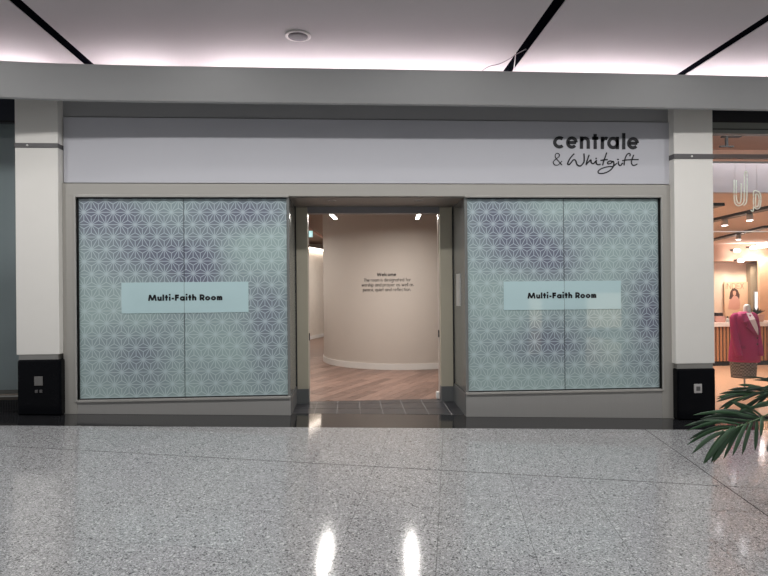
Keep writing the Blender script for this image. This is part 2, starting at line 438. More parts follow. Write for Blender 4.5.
def band_y(X):
    k = [(-9, 3.2), (-7, 5.1), (-5.6, 5.85), (-4.7, 6.14), (-4.1, 6.27), (-3.3, 6.36), (-2.4, 6.395), (-1, 6.40), (1, 6.405), (3, 6.42), (5, 6.46), (9, 6.6)]
    for (a, ya), (b, yb) in zip(k, k[1:]):
        if a <= X <= b:
            t = (X-a)/(b-a); return ya+(yb-ya)*t
    return 6.4
V = []; Fc = []; NX = 121
for i in range(NX):
    X = -9+18*i/(NX-1); yf = (band_y(X-.4)+2*band_y(X)+band_y(X+.4))/4 if abs(X) < 8.5 else band_y(X)
    prof = [(yf, 3.995), (yf+.015, 3.96), (yf+.13, 3.655), (yf+.15, 3.64), (yf+.18, 3.65), (yf+.32, 3.71), (yf+.33, 3.93), (8.6, 3.93), (8.6, 3.97), (yf+.08, 3.97), (yf+.05, 3.98), (yf+.05, 4.0)]
    V += [(X, y, z) for y, z in prof]
P_ = 12
for i in range(NX-1):
    for k in range(P_): Fc.append((i*P_+k, (i+1)*P_+k, (i+1)*P_+(k+1) % P_, i*P_+(k+1) % P_))
Fc += [tuple(range(P_-1, -1, -1)), tuple((NX-1)*P_+k for k in range(P_))]
bulk = mk('trim_1', V, Fc, M_soffit); tag(bulk, 'curved grey ceiling bulkhead hiding the pink cove light', 'bulkhead', kind='structure')
wb = box('wall_cove', -9, 9, 8.6, 8.7, 3.9, CZ+.24, M_ceil); tag(wb, 'back wall of the lit ceiling cove', 'wall', kind='structure')
box('ledge', -9, 9, 7.86, 8.6, 3.97, 4.1, M_ceil, wb)
for k, (a, b) in enumerate([(-8.8, -3.9), (-3.3, -2.25), (-1.95, 2.15), (2.35, 4.7), (4.9, 8.8)]):
    lab = ['pink cove light strip behind the left end of the bulkhead', 'short pink cove light strip beside the left ceiling slot', 'long pink cove light strip above the doorway',
           'pink cove light strip between the two right ceiling slots', 'pink cove light strip at the right end of the bulkhead'][k]
    t = empty('cove_light', (a, 7.95, 4.1), lab, 'light', 'cove light strips above the bulkhead')
    box('tray', a, b, 7.9, 8.02, 4.1, 4.115, M_alu, t); box('diffuser', a+.02, b-.02, 7.92, 8.0, 4.115, 4.13, M_cove, t)

sp = atz(298, 35.5, CZ)
t = empty('ceiling_speaker', (sp.x, sp.y, CZ), 'round recessed ceiling speaker with grey grille above the left window', 'speaker')
v, f = lathe([(.155, CZ), (.155, CZ-.012), (.135, CZ-.018), (.118, CZ-.012), (.118, CZ)], sp.x, sp.y, 32); mk('rim', v, f, M_white, t, True)
v, f = lathe([(.118, CZ-.004), (.117, CZ-.016), (.06, CZ-.02), (.01, CZ-.021)], sp.x, sp.y, 32); mk('grille', v, f, mat('speaker_grille', (110, 110, 112), .6, var=.3, vscale=300), t, True)

DL = [(-3.96, 'downlight in the ceiling left of the left slot'), (-1.46, 'downlight in the ceiling above the left window'),
      (1.04, 'downlight in the ceiling above the doorway'), (3.54, 'downlight in the ceiling above the sign lettering'), (6.0, 'downlight in the ceiling right of the right slot')]
def downlight(x, y, z, lab, power, group, color=(1, .985, .975), ang=140):
    t = empty('ceiling_downlight', (x, y, z), lab, 'downlight', group)
    v, f = lathe([(.105, z), (.105, z-.008), (.085, z-.012), (.08, z-.004)], x, y, 24); mk('rim', v, f, M_white, t, True)
    v, f = lathe([(.08, z-.003), (.078, z-.006), (.01, z-.0065)], x, y, 24); mk('lens', v, f, M_lamp, t, True)
    ld = bpy.data.lights.new('downlight_lamp', 'SPOT'); ld.energy = power; ld.color = color; ld.spot_size = R(ang); ld.spot_blend = .7; ld.shadow_soft_size = .07
    lo = bpy.data.objects.new('downlight_lamp', ld); col.objects.link(lo); lo.parent = t; lo.location = (0, 0, -.03)
    return t
for x, lab in DL: downlight(x, 5.72, CZ, 'round '+lab, 18, 'downlights in the mall ceiling')
for k, x in enumerate((-4.75, -3.05, -1.35, .35, 2.05, 3.75, 5.45)):
    wd_ = ('first', 'second', 'third', 'middle', 'fifth', 'sixth', 'last')[k]
    downlight(x, 4.5, CZ, 'round ceiling downlight overhead, %s from the left in the row nearer the viewer' % wd_, 140, 'downlights nearer the viewer', ang=172)

# loose cable by the middle slot
pts = [atz(x, y, CZ-.03) for x, y in ((526, 49), (515.6, 54.6), (510, 58.5), (500, 63.7), (489.5, 66.3), (484, 69.5), (480, 73))]
v, f = tube(catmull(pts, 5), .005, 6)
o = mk('loose_cable', v, f, mat('cable_grey', (120, 112, 118), .5), None, True); tag(o, 'thin loose cable dangling from the middle ceiling slot', 'cable')
pts = [atz(515.6, 53, CZ-.005), atz(515.0, 60, CZ-.03), atz(513.6, 71, CZ-.02)]
v, f = tube(catmull(pts, 5), .006, 6)
o = mk('loose_cable', v, f, mat('cable_white', (205, 200, 202), .5), None, True); tag(o, 'short white cable end hanging straight from the middle ceiling slot', 'cable')

# ------------------------------------------------------------------ columns
def column(x0, x1, z_shaft, z_trim, zb0, zb1, side, label):
    yf, yb = 6.98, 7.4
    t = empty('column', ((x0+x1)/2, 7.2, fz((x0+x1)/2)), label, 'column', 'white clad columns beside the shopfront')
    box('shaft', x0, x1, yf, yb, z_shaft, 3.93, M_col, t, .006)
    box('joint_band', x0-.004, x1+.004, yf-.008, yb, zb0, zb1, M_darkband, t, .003)
    cxb = x0+(x1-x0)*.3 if side < 0 else x0+(x1-x0)*.45
    v, f = lathe([(.012, 0), (.012, .006), (.004, .008)], 0, 0, 12)
    mk('stud', [(cxb+a, yf-.008-c, (zb0+zb1)/2+b) for a, b, c in v], f, M_white, t, True)
    box('steel_trim', x0+.02, x1-.02, yf+.012, yb, z_trim, z_shaft, M_steel, t)
    fbox('base', x0+.012, x1+.018 if side < 0 else x1+.0, yf-.012, yb, z_trim, z_trim, M_bcol, t, .02)
    return t
cl = column(-3.878, -3.392, .818, .759, 3.237, 3.292, -1, 'white column with black base left of the shopfront')
cr = column(4.072, 4.578, .582, .519, 3.146, 3.209, 1, 'white column with black base right of the shopfront')
# small plates on the bases
a, b = at(34.5, 376.5, 6.965), at(43, 385.5, 6.965)
box('plate', a.x, b.x, 6.955, 6.967, b.z, a.z, mat('grey_plate', (120, 118, 116), .4, .5), cl, .003)
for px in (36.5, 41):
    c = at(px, 391.3, 6.965); box('socket', c.x-.016, c.x+.016, 6.958, 6.967, c.z-.018, c.z+.018, M_darkband, cl, .004)
a, b = at(693.8, 384, 6.965), at(701.8, 393, 6.965)
pl = box('plate', a.x, b.x, 6.955, 6.967, b.z, a.z, mat('white_plate', (176, 172, 170), .45), cr, .006)
box('socket', a.x+.025, b.x-.025, 6.951, 6.956, b.z+.03, a.z-.03, M_darkband, pl, .003)

# ------------------------------------------------------------------ shopfront
XL, XR = -3.392, 4.105
w = box('wall_front', XL, XR, 7.11, 7.3, 3.645, 3.93, M_greywall); tag(w, 'grey wall strip above the white sign fascia', 'wall', kind='structure')
fa = empty('sign_fascia', (.36, 7.12, 2.84), 'long white sign fascia above the windows and doorway', 'sign')
box('backing', XL, XR, 7.13, 7.3, 2.83, 3.645, M_gasket, fa)
box('panel', XL+.01, XR-.01, 7.09, 7.13, 2.85, 3.635, M_fascia, fa, .004)
hd = box('trim_2', XL, XR, 7.07, 7.3, 2.69, 2.838, M_frame); tag(hd, 'champagne metal head rail running above both windows and the door', 'trim', kind='structure')

def lett(name, strokes, w, place, d, parent, m=M_ink):
    v, f = ribbons(strokes, w, place, d); return mk(name, v, f, m, parent)
# logo: word in heavy round letters, one object per letter
lg = empty('logo_lettering', (3.35, 7.09, 3.1), 'black logo lettering centrale & Whitgift on the white fascia', 'lettering')
FY = 7.09
def px_place(u, v, d):    # u,v are photo pixels on the fascia plane
    p = at(u, v, FY); return Vector((p.x, FY-d, p.z))
K = 12.3; by = 149.0
for ch, x0, x1 in (('c', 83, 155), ('e', 167, 240), ('n', 255, 318), ('t', 333, 372), ('r', 388, 426), ('a', 430, 505), ('l', 525, 541), ('e', 557, 632)):
    a, b = 540+x0/6.4, 540+x1/6.4
    w_ = .265; st, wd = glyph(ch, w_)
    sx = (b-a)/wd if ch not in 'lr' else K
    sl = (a-590)*.012
    asc = .88 if ch in 'lt' else 1.0
    S = [[(a+q[0]*sx, by+sl-q[1]*K*(asc if q[1] > 1.01 else 1)) for q in p] for p in st]
    lett('letter', S, w_*K*.98, px_place, .006, lg)
def zz(pts, ox, oy=148, k=15.36): return [tuple(q) for q in [(ox+p.x/k, oy+p.y/k) for p in catmull([Vector(p) for p in pts], 6)]]
A_, B_ = 550, 592
script = [
    (.75, [zz([(185, 262), (150, 225), (105, 175), (80, 135), (85, 95), (112, 82), (142, 100), (138, 130), (105, 160), (62, 195), (50, 225), (70, 258), (110, 265), (150, 240), (182, 200)], A_)]),
    (1.15, [zz([(372, 88), (330, 130), (290, 190), (270, 245), (295, 255), (330, 215), (365, 180), (395, 200), (415, 255), (460, 278), (505, 240), (525, 190), (520, 85)], A_)]),
    (1.1, [zz([(600, 105), (578, 170), (555, 250), (590, 215), (625, 185), (632, 225), (665, 240), (705, 200)], A_)]),
    (1.1, [zz([(70, 185), (62, 225), (85, 255), (130, 250)], B_), [(B_+52/15.36, 148+163/15.36), (B_+74/15.36, 148+158/15.36)]]),
    (1.1, [zz([(225, 70), (205, 130), (180, 200), (162, 268)], B_), zz([(128, 192), (180, 185), (240, 178)], B_)]),
    (1.05, [zz([(315, 210), (275, 200), (240, 220), (245, 245), (290, 235), (322, 205), (335, 240), (318, 300), (260, 355), (180, 388), (110, 390), (92, 362), (130, 325), (200, 298), (270, 285), (320, 285), (380, 235)], B_)]),
    (1.05, [zz([(408, 205), (402, 235), (415, 262), (440, 268), (470, 230)], B_), [(B_+385/15.36, 148+180/15.36), (B_+410/15.36, 148+174/15.36)]]),
    (1.0, [zz([(578, 128), (585, 95), (560, 85), (530, 110), (505, 170), (490, 268)], B_), zz([(462, 195), (520, 185), (600, 180), (715, 178)], B_)]),
    (1.0, [zz([(640, 105), (615, 165), (605, 230), (625, 265), (660, 265), (695, 245)], B_)]),
]
for wd, S in script: lett('letter', S, wd*1.15, px_place, .005, lg)

# windows ------------------------------------------------------------
def window(n, x0, x1, jamb_out, ret_x, blobs, label, seam, origin):
    t = empty(n, ((x0+x1)/2, WALL, fz((x0+x1)/2)), label, 'window', kind='structure')
    f = film('printed_film_'+n, origin[0], origin[1], blobs)
    z0, z1 = .262, 2.675
    g = .002
    box('pane', x0, seam-g, 7.115, 7.135, z0, z1, f, t); box('pane', seam+g, x1, 7.115, 7.135, z0, z1, f, t)
    box('pane_seam', seam-g*.8, seam+g*.8, 7.1082, 7.134, z0, z1, M_seam, t)
    left = ret_x > x0+1
    # outer jamb
    ja, jb = (jamb_out, x0) if left else (x1, jamb_out)
    fbox('jamb', ja, jb, 7.07, 7.3, 2.69, 2.69, M_frame, t, .003)
    b0 = .022
    xa, xb = (x0-b0, x0) if left else (x1, x1+b0)
    box('bead', xa, xb, 7.055, 7.12, z0-.02, z1+.03, M_bead, t, .003)
    box('bead', min(x0, ret_x), max(x1, ret_x), 7.055, 7.12, z1, z1+.03, M_bead, t, .003)
    box('bead', min(x0, ret_x), max(x1, ret_x), 7.055, 7.12, z0-.03, z0-.004, M_bead, t, .003)
    box('gasket', x0, x1, 7.10, 7.116, z1-.012, z1, M_gasket, t); box('gasket', x0, x1, 7.10, 7.116, z0-.004, z0+.008, M_gasket, t)
    xg = x0 if left else x1-.012
    box('gasket', xg, xg+.012, 7.10, 7.116, z0, z1, M_gasket, t)
    s0, s1 = (jamb_out+.14, ret_x) if left else (ret_x, jamb_out-.14)
    fbox('sill_panel', s0, s1, 7.075, 7.3, z0-.03, z0-.03, M_sill, t, .003)
    # return into the door recess
    sgn = -1 if left else 1
    c0, c1 = sorted((x1 if left else x0, ret_x))
    box('corner_post', c0, c1, 7.09, 7.14, z0-.03, z1+.02, M_return if left else M_return, t, .003)
    r0_, r1_ = sorted((ret_x, ret_x+sgn*.03))
    box('return_panel', r0_, r1_, 7.14, 7.86, z0, 2.68, M_return, t)
    box('return_gasket', ret_x-.008 if left else ret_x-.012, ret_x+.012 if left else ret_x+.008, 7.868, 7.898, z0-.06, 2.68, M_gasket, t)
    k0, k1 = sorted((ret_x-sgn*.006, ret_x+sgn*.05))
    fbox('return_kick_plate', k0, k1, 7.1, 7.9, z0-.02, z0-.02, M_jambkick, t, .003, dz0=-.01)
    return t
w1 = window('window_1', -3.232, -.752, XL, -.72,
            [(-2.9, 2.5, .55, .28, .95), (-2.4, 2.0, .75, .35, .9), (-1.75, 1.75, .35, .45, .8), (-1.25, 2.5, .75, .22, .95), (-2.55, .78, .5, .35, .75), (-1.0, 1.1, .3, .6, .85), (-1.6, .45, .3, .2, .3)],
            'left shop window with star patterned frosted film', -1.988, (-3.162, 2.50))
w2 = window('window_2', 1.475, 3.942, XR, 1.44,
            [(1.85, 2.4, .5, .4, .95), (2.45, 1.95, .6, .35, .9), (3.3, 2.35, .7, .2, .45), (3.85, 1.2, .28, .7, .85), (2.5, .85, .6, .3, .75), (3.3, .5, .4, .25, .3)],
            'right shop window with star patterned frosted film', 2.705, (1.55, 2.50))
lb = box('notice_strip', 1.428, 1.441, 7.38, 7.62, 1.32, 1.74, mat('pale_notice', (176, 176, 172), .6, var=.3, vscale=90), w2)
for t, (ax, ay), (bx_, by_), (tx0, tx1, ty) in ((w1, (121.4, 282.6), (248.6, 312.2), (148.2, 222.4, 300.9)), (w2, (503.5, 281.5), (621, 309), (527.6, 596.3, 298.6))):
    a, b = at(ax, ay, 7.112), at(bx_, by_, 7.112)
    pn = box('name_panel', a.x, b.x, 7.109, 7.115, b.z, a.z, M_signpanel, t)
    l, r = at(tx0, ty, 7.109), at(tx1, ty-.5, 7.109)
    S, W_ = text_strokes('Multi-Faith Room', .34, .14, .5)
    k = (r.x-l.x)/W_; kz = .0715/1.42
    kz = k if abs(k-kz) < .004 else kz
    lett('lettering', [[(q[0]*k, q[1]*kz) for q in p] for p in S], .34*k, lambda u, v, d, l=l: Vector((l.x+u, 7.109-d, l.z+v)), .002, pn)

# door recess and frame ----------------------------------------------
dr = empty('door_1', (.35, REC, 0), 'open doorway with beige metal frame into the room', 'doorway', kind='structure')
for x0, x1 in ((-.735, -.557), (1.26, 1.438)):
    box('jamb', x0, x1, REC, REC+.15, .2, 2.67, M_jamb, dr, .003)
    box('kick_plate', x0-.002, x1+.002, REC-.006, REC+.15, -.02, .2, M_jambkick, dr, .003)
box('door_head', -.557, 1.26, REC+.01, REC+.15, 2.592, 2.69, M_head, dr, .003)
for x0, x1, lz in ((-.558, -.549, .9), (1.250, 1.262, .92)):
    box('inner_lining', x0, x1, REC+.10, REC+.17, .005, 2.594, mat('pale_door_lining', (206, 194, 186), .4), dr)
    xm = x0-.001 if x0 > 0 else x1
    box('strike_plate', xm-.006, xm+.006, REC+.098, REC+.135, lz-.05, lz+.05, M_dkmetal, dr)
st = box('door_stop', 1.215, 1.262, REC+.14, REC+.22, .0, .10, M_white, dr, .012)
so = box('ceiling_recess', -.75, 1.47, WALL+.02, REC+.15, 2.682, 2.75, mat('recess_soffit', (150, 146, 140), .5, .2)); tag(so, 'grey metal soffit over the door recess', 'ceiling', kind='structure')
for px, lab in ((332, 'unlit round downlight in the recess soffit, left of the two'), (419.3, 'unlit round downlight in the recess soffit, right of the two')):
    c = atz(px, 200.4, 2.682)
    t = empty('recess_downlight', (c.x, c.y, 2.682), lab, 'downlight', 'unlit downlights over the door recess')
    v, f = lathe([(.055, 2.682), (.055, 2.676), (.042, 2.673), (.04, 2.68)], c.x, c.y, 20); mk('rim', v, f, M_alu, t, True)
    v, f = lathe([(.04, 2.679), (.01, 2.678)], c.x, c.y, 20); mk('lens', v, f, M_dkmetal, t, True)

# ------------------------------------------------------------------ interior
fi = box('floor_interior', -3.3, 4.3, 8.05, 21, -.2, -.004, M_floorbase); tag(fi, 'warm wood plank floor inside the room', 'floor', kind='structure')
PA = R(PLANK_A); ca, sa = math.cos(PA), math.sin(PA)
for j in range(-40, 60):
    off = (j*.61) % 1.5
    for i in range(-4, 10):
        u0, v0 = i*1.5+off, j*.16
        p = [(u0+.0015, v0+.0015), (u0+1.5-.0015, v0+.0015), (u0+1.5-.0015, v0+.16-.0015), (u0+.0015, v0+.16-.0015)]
        p = [(x*ca-y*sa, x*sa+y*ca) for x, y in p]
        for h_ in ((0, -1, -8.05), (-1, 0, 1.5), (1, 0, 1.95), (0, 1, 13.4)):
            p = clip(p, *h_)
            if len(p) < 3: break
        if len(p) < 3 or area(p) < .003: continue
        cx = sum(q[0] for q in p)/len(p); cy = sum(q[1] for q in p)/len(p)
        if math.hypot(cx-1.2, cy-12.75) < 1.5 or (cx < -.16*cy+.55-.5 and cy < 11): continue
        mk('plank', *prism(p, -.02, 0), M_wood, fi)
CX, CY, CR = 1.2, 12.75, 1.76
def ring(r, z0, z1, n=96):
    v = []; f = []
    for k in range(n):
        a = 2*math.pi*k/n
        for rr, z in ((r, z0), (r, z1), (r-.1, z1), (r-.1, z0)): v.append((CX+rr*math.cos(a), CY+rr*math.sin(a), z))
    for k in range(n):
        j = (k+1) % n
        for q in range(4): f.append((4*k+q, 4*j+q, 4*j+(q+1) % 4, 4*k+(q+1) % 4))
    return v, f
cw = mk('wall_curved', *ring(CR, 0, 3.2), M_cream, None, True); tag(cw, 'curved cream wall carrying the welcome text', 'wall', kind='structure')
md = cw.modifiers.new('es', 'EDGE_SPLIT'); md.split_angle = R(40)
bb = mk('baseboard_curved', *ring(CR+.016, 0, .115), M_white, None, True); tag(bb, 'white skirting board around the curved wall', 'baseboard', kind='structure')
md = bb.modifiers.new('es', 'EDGE_SPLIT'); md.split_angle = R(40)
# welcome text bent onto the curved wall
wt = empty('welcome_text', (.66, 11.07, 1.5), 'small dark welcome lettering on the curved cream wall', 'lettering')
def hit_curve(px, py):
    d = ray(px, py); ox, oy = CAM.x-CX, CAM.y-CY
    A = d.x**2+d.y**2; Bq = 2*(ox*d.x+oy*d.y); Cq = ox*ox+oy*oy-(CR+.001)**2
    s = (-Bq-math.sqrt(Bq*Bq-4*A*Cq))/(2*A); return CAM+d*s
for s_, xa, xb, yb, wgt, nm in (('Welcome', 377.0, 396.2, 276.1, .2, 'heading'), ('The room is designated for', 364.0, 410.8, 281.5, .15, 'text_line'),
                            ('worship and prayer as well as', 361.6, 413.4, 286.4, .15, 'text_line'), ('peace, quiet and reflection.', 363.0, 411.0, 291.2, .15, 'text_line')):
    a, b = hit_curve(xa, yb), hit_curve(xb, yb)
    t0, t1 = math.atan2(a.y-CY, a.x-CX), math.atan2(b.y-CY, b.x-CX)
    S, W_ = text_strokes(s_, wgt, .2, .55); arcl = (t1-t0)*CR; k = arcl/W_
    zb = (a.z+b.z)/2
    def pl_(u, v, d, t0=t0, zb=zb): return Vector((CX+(CR+d+.0005)*math.cos(t0+u/CR), CY+(CR+d+.0005)*math.sin(t0+u/CR), zb+v))
    _o = lett(nm, [[(q[0]*k, q[1]*max(k, .044)) for q in p] for p in S], wgt*k*1.4, pl_, .002, wt, M_greyink); _o['kind'] = 'stuff'
# corridor wall, room shell
A0, A1 = Vector((-1.95, 16.0, 0)), Vector((-.70, 19.5, 0))
dv = (A1-A0).normalized(); nv = Vector((-dv.y, dv.x, 0))
def slab(a, b, th, z0, z1): 
    return [tuple(q+Vector((0, 0, z))) for z in (z0, z1) for q in (a, b, b+nv*th, a+nv*th)]
cwl = mk('wall_corridor', slab(A0, A1, .15, 0, 2.8), BF, mat('corridor_paint', (222, 212, 200), .7)); tag(cwl, 'pale corridor wall left of the curved wall', 'wall', kind='structure')
bb2 = mk('baseboard_corridor', slab(A0-nv*.015, A1-nv*.015, .015, 0, .11), BF, M_white); tag(bb2, 'white skirting board along the corridor wall', 'baseboard', kind='structure')
t = empty('strip_light', tuple(A0+Vector((0, 0, 2.8))), 'long bright strip light along the top of the corridor wall', 'light')
mk('housing', slab(A0-nv*.12, A1-nv*.12, .10, 2.85, 2.90), BF, M_alu, t); mk('diffuser', slab(A0-nv*.12, A1-nv*.12, .09, 2.80, 2.85), BF, M_stripglow, t)
for nm, args, lab in (('wall_left', (-3.3, -3.2, 8.05, 21, 0, 3.2), 'left wall of the room'), ('wall_right', (4.3, 4.4, 8.05, 21, 0, 3.2), 'right wall of the room'),
                 ('wall_back', (-3.3, 4.4, 21, 21.1, 0, 3.2), 'back wall of the room'), ('wall_inner_left', (-3.3, -.80, 8.0, 8.05, 0, 3.2), 'inner wall behind the left window'),
                 ('wall_inner_right', (1.5, 4.4, 8.0, 8.05, 0, 3.2), 'inner wall behind the right window'), ('wall_over_door', (-.80, 1.5, 8.0, 8.05, 2.69, 3.2), 'inner wall over the doorway')):
    o = box(nm, *args, M_cream); tag(o, lab, 'wall', kind='structure')
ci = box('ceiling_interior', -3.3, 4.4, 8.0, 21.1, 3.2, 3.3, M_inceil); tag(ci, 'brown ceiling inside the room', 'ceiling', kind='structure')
def pendant(p, q, z, lab, grp='bright linear lamps inside the doorway', e=M_lamp, power=34):
    p, q = Vector((p[0], p[1], z)), Vector((q[0], q[1], z)); m_ = (p+q)/2; d = (q-p).normalized(); n = Vector((-d.y, d.x, 0))
    t = empty('linear_lamp', tuple(m_), lab, 'lamp', grp)
    def bar(w_, z0, z1, cut): return [tuple(c+Vector((0, 0, zz_))) for zz_ in (z0, z1) for c in (p+d*cut-n*w_, q-d*cut-n*w_, q-d*cut+n*w_, p+d*cut+n*w_)]
    mk('housing', bar(.03, .012, .06, 0), BF, M_alu, t); mk('diffuser', bar(.025, 0, .012, .01), BF, e, t)
    for s_ in (.15, .85):
        c = p+(q-p)*s_; v, f = tube([c+Vector((0, 0, .06)), (c.x, c.y, 3.195)], .003, 6); mk('suspension_wire', v, f, M_alu, t)
    ld = bpy.data.lights.new('linear_lamp_light', 'AREA'); ld.shape = 'RECTANGLE'; ld.size = .06; ld.size_y = (q-p).length; ld.energy = power; ld.color = (1, .95, .9)
    lo = bpy.data.objects.new('linear_lamp_light', ld); col.objects.link(lo); lo.parent = t; lo.location = (0, 0, -.012); lo.rotation_euler = (0, 0, math.atan2(d.y, d.x)-math.pi/2)
pendant(atz(329.2, 212.6, 2.72), atz(335.6, 219.4, 2.72), 2.72, 'bright linear ceiling lamp inside the doorway, left of the two')
pendant(atz(420.0, 212.6, 2.72), atz(417.2, 219.4, 2.72), 2.72, 'bright linear ceiling lamp inside the doorway, right of the two')
pendant((-.15, 15.3), (.25, 18.0), 2.9, 'added linear lamp, unseen behind the curved wall, brightening the corridor wall', 'added fill lamps out of view in the room', power=60)  # fill lamp added out of view to brighten the corridor wall
pendant((-1.75, 10.9), (-1.75, 12.9), 2.72, 'added linear lamp, unseen behind the door frame, lighting the curved wall from the left', 'added fill lamps out of view in the room', power=24)  # unseen extra lamp, added to lift the dark left side of the curved wall
es_c = at(307.5, 234.0, 12.0)
t = empty('exit_sign', (es_c.x, 12.0, es_c.z), 'small glowing pale cyan exit sign hanging in the corridor', 'exit sign')
box('housing', es_c.x-.15, es_c.x+.11, 12.0, 12.03, es_c.z-.07, es_c.z+.07, M_white, t)
box('lit_face', es_c.x-.14, es_c.x+.10, 11.995, 12.0, es_c.z-.06, es_c.z+.06, mat('exit_glow', (190, 228, 228), .5, emit=(185, 232, 234), es=1.0), t)
v, f = tube([(es_c.x, 12.015, es_c.z+.07), (es_c.x, 12.015, 3.2)], .006, 6); mk('hanger', v, f, M_alu, t)
a, b = at(300, 216.5, 13.5), at(323, 231, 17.5)
v, f = tube([(a.x, a.y, 3.12), (b.x, b.y, 3.12)], .035, 8); o = mk('ceiling_conduit', v, f, mat('conduit', (186, 132, 108), .5)); tag(o, 'slim brown pipe under the corridor ceiling', 'pipe')

# ------------------------------------------------------------------ left neighbour
lw = empty('window_3', (-5.2, 7.2, fz(-5)), 'dark shop window at the left edge of the picture', 'window', kind='structure')
box('header', -8, -3.9, 7.15, 7.3, 3.60, 3.93, mat('navy_header', (26, 30, 44), .5), lw)
box('header_rail', -8, -3.9, 7.14, 7.18, 3.575, 3.60, M_dkmetal, lw)
box('glazing', -8, -3.9, 7.2, 7.21, .26, 3.58, M_glass, lw)
box('blind', -8, -3.9, 7.5, 7.52, .33, 3.7, mat('grey_blind', (176, 182, 184), .8, var=.05, stretch=(1, 1, .5), vscale=2), lw)
box('plinth', -8, -3.9, 7.19, 7.7, .255, .33, mat('brown_plinth', (104, 94, 86), .6), lw)
box('plinth_rail', -8, -3.9, 7.15, 7.19, .30, .315, M_steel, lw)
fbox('grille_backing', -8, -3.9, 7.18, 7.3, .26, .26, M_gasket, lw)
for k in range(34):
    x = -4.9+k*.03; box('grille_bar', x, x+.012, 7.165, 7.18, .125, .25, M_dkmetal, lw)
for z in (.135, .165, .195, .225): box('grille_bar', -4.9, -3.9, 7.168, 7.176, z, z+.008, M_dkmetal, lw)

# ------------------------------------------------------------------ right neighbour shop
NF = -.134
PEACH = mat('peach_paint', (226, 206, 190), .7, var=.02)
fn = box('floor_neighbour', 4.45, 14, 7.2, 19, -.35, NF, mat('peach_floor', (214, 168, 138), .3, var=.05, vscale=2)); tag(fn, 'peach coloured floor of the neighbouring shop', 'floor', kind='structure')
cn = box('ceiling_neighbour', 4.45, 14, 8.1, 19, 2.9, 3.0, PEACH); tag(cn, 'peach ceiling of the neighbouring shop', 'ceiling', kind='structure')
for nm, a_, m_, lab in (('wall_neighbour_back', (4.45, 14, 18.3, 18.4, NF, 2.9), PEACH, 'peach back wall of the neighbouring shop'),
                  ('wall_neighbour_left', (4.45, 4.55, 7.4, 19, NF, 3.9), PEACH, 'left wall of the neighbouring shop'),
                  ('wall_neighbour_right', (14, 14.1, 7.2, 19, NF, 3.9), PEACH, 'right wall of the neighbouring shop'),
                  ('wall_neighbour_bulkhead', (4.55, 14, 8.0, 8.1, 2.9, 3.32), mat('lilac_bulkhead', (186, 178, 186), .6), 'lilac grey bulkhead inside the neighbouring shop'),
                  ('ceiling_neighbour_void', (4.55, 14, 7.3, 9.5, 3.86, 3.92), mat('void_paint', (196, 160, 142), .8), 'dim service void above the neighbouring shop'),
                  ('wall_neighbour_void', (4.55, 14, 9.4, 9.5, 3.0, 3.93), mat('void_wall', (190, 150, 130), .8), 'pinkish rear of the service void')):
    o = box(nm, *a_, m_); tag(o, lab, 'wall' if 'wall' in nm else 'ceiling', kind='structure')
rw = empty('window_4', (6, 7.15, fz(6)), 'tall clear shop window right of the right column', 'window', kind='structure')
z_a, z_b, z_c = at(740, 123.5, 7.15).z, at(740, 134.5, 7.15).z, at(740, 154, 7.15).z
box('header', 4.5, 9, 7.12, 7.25, z_a, 3.93, mat('black_header', (30, 30, 34), .5), rw)
box('head_rail', 4.5, 9, 7.11, 7.22, z_b, z_a, mat('green_grey_rail', (132, 134, 128), .4, .4), rw)
box('head_rail_lip', 4.5, 9, 7.10, 7.12, z_b+.05, z_b+.06, M_dkmetal, rw)
box('transom', 4.5, 9, 7.12, 7.19, z_c-.06, z_c-.01, mat('bronze_transom', (104, 92, 88), .4, .4), rw)
zline = at(740, 231.5, 7.15).z
box('pane', 4.5, 9, 7.15, 7.16, zline+.006, z_b, M_glass, rw); box('pane', 4.5, 9, 7.15, 7.16, fz(6.5)+.01, zline-.006, M_glass, rw)
box('pane_joint', 4.5, 9, 7.146, 7.164, zline-.006, zline+.006, M_white, rw)
fbox('bottom_rail', 4.5, 9, 7.13, 7.2, fz(4.5)+.02, fz(9)+.02, M_dkmetal, rw)
t = empty('void_fill_lamp', (6.4, 7.5, 3.78), 'tube lamp tucked behind the black header of the right shop', 'lamp')  # hidden tube added as fill for the lilac bulkhead and service void
box('housing', 4.8, 8, 7.47, 7.55, 3.80, 3.84, M_alu, t); v, f = tube([(4.85, 7.51, 3.78), (7.95, 7.51, 3.78)], .014, 8); mk('tube', v, f, M_stripglow, t)
ld = bpy.data.lights.new('void_fill_light', 'AREA'); ld.shape = 'RECTANGLE'; ld.size = 3.1; ld.size_y = .05; ld.energy = 26; ld.color = (1, .93, .9)
lo = bpy.data.objects.new('void_fill_light', ld); col.objects.link(lo); lo.parent = t; lo.location = (0, .03, -.02); lo.rotation_euler = (R(50), 0, 0)
# pipes in the void
for y_, z_, r_, lab in ((8.6, 3.55, .035, 'upper dark pipe in the neighbouring service void'), (8.9, 3.38, .03, 'lower dark pipe in the neighbouring service void')):
    v, f = tube([(4.56, y_, z_), (9, y_, z_+.02)], r_, 10); o = mk('service_pipe', v, f, mat('pipe_brown', (112, 90, 80), .5), None, True); tag(o, lab, 'pipe', 'service pipes')
a = at(726, 136, 8.4)
t = empty('sprinkler_head', (a.x, 8.4, a.z), 'small dark bracket hanging in the neighbouring service void', 'bracket')
box('plate', a.x-.06, a.x+.22, 8.36, 8.44, a.z-.02, a.z, M_dkmetal, t); box('stem', a.x-.01, a.x+.025, 8.385, 8.415, a.z-.15, a.z-.02, M_dkmetal, t); box('arm', a.x-.1, a.x+.11, 8.38, 8.42, a.z-.17, a.z-.15, M_dkmetal, t)
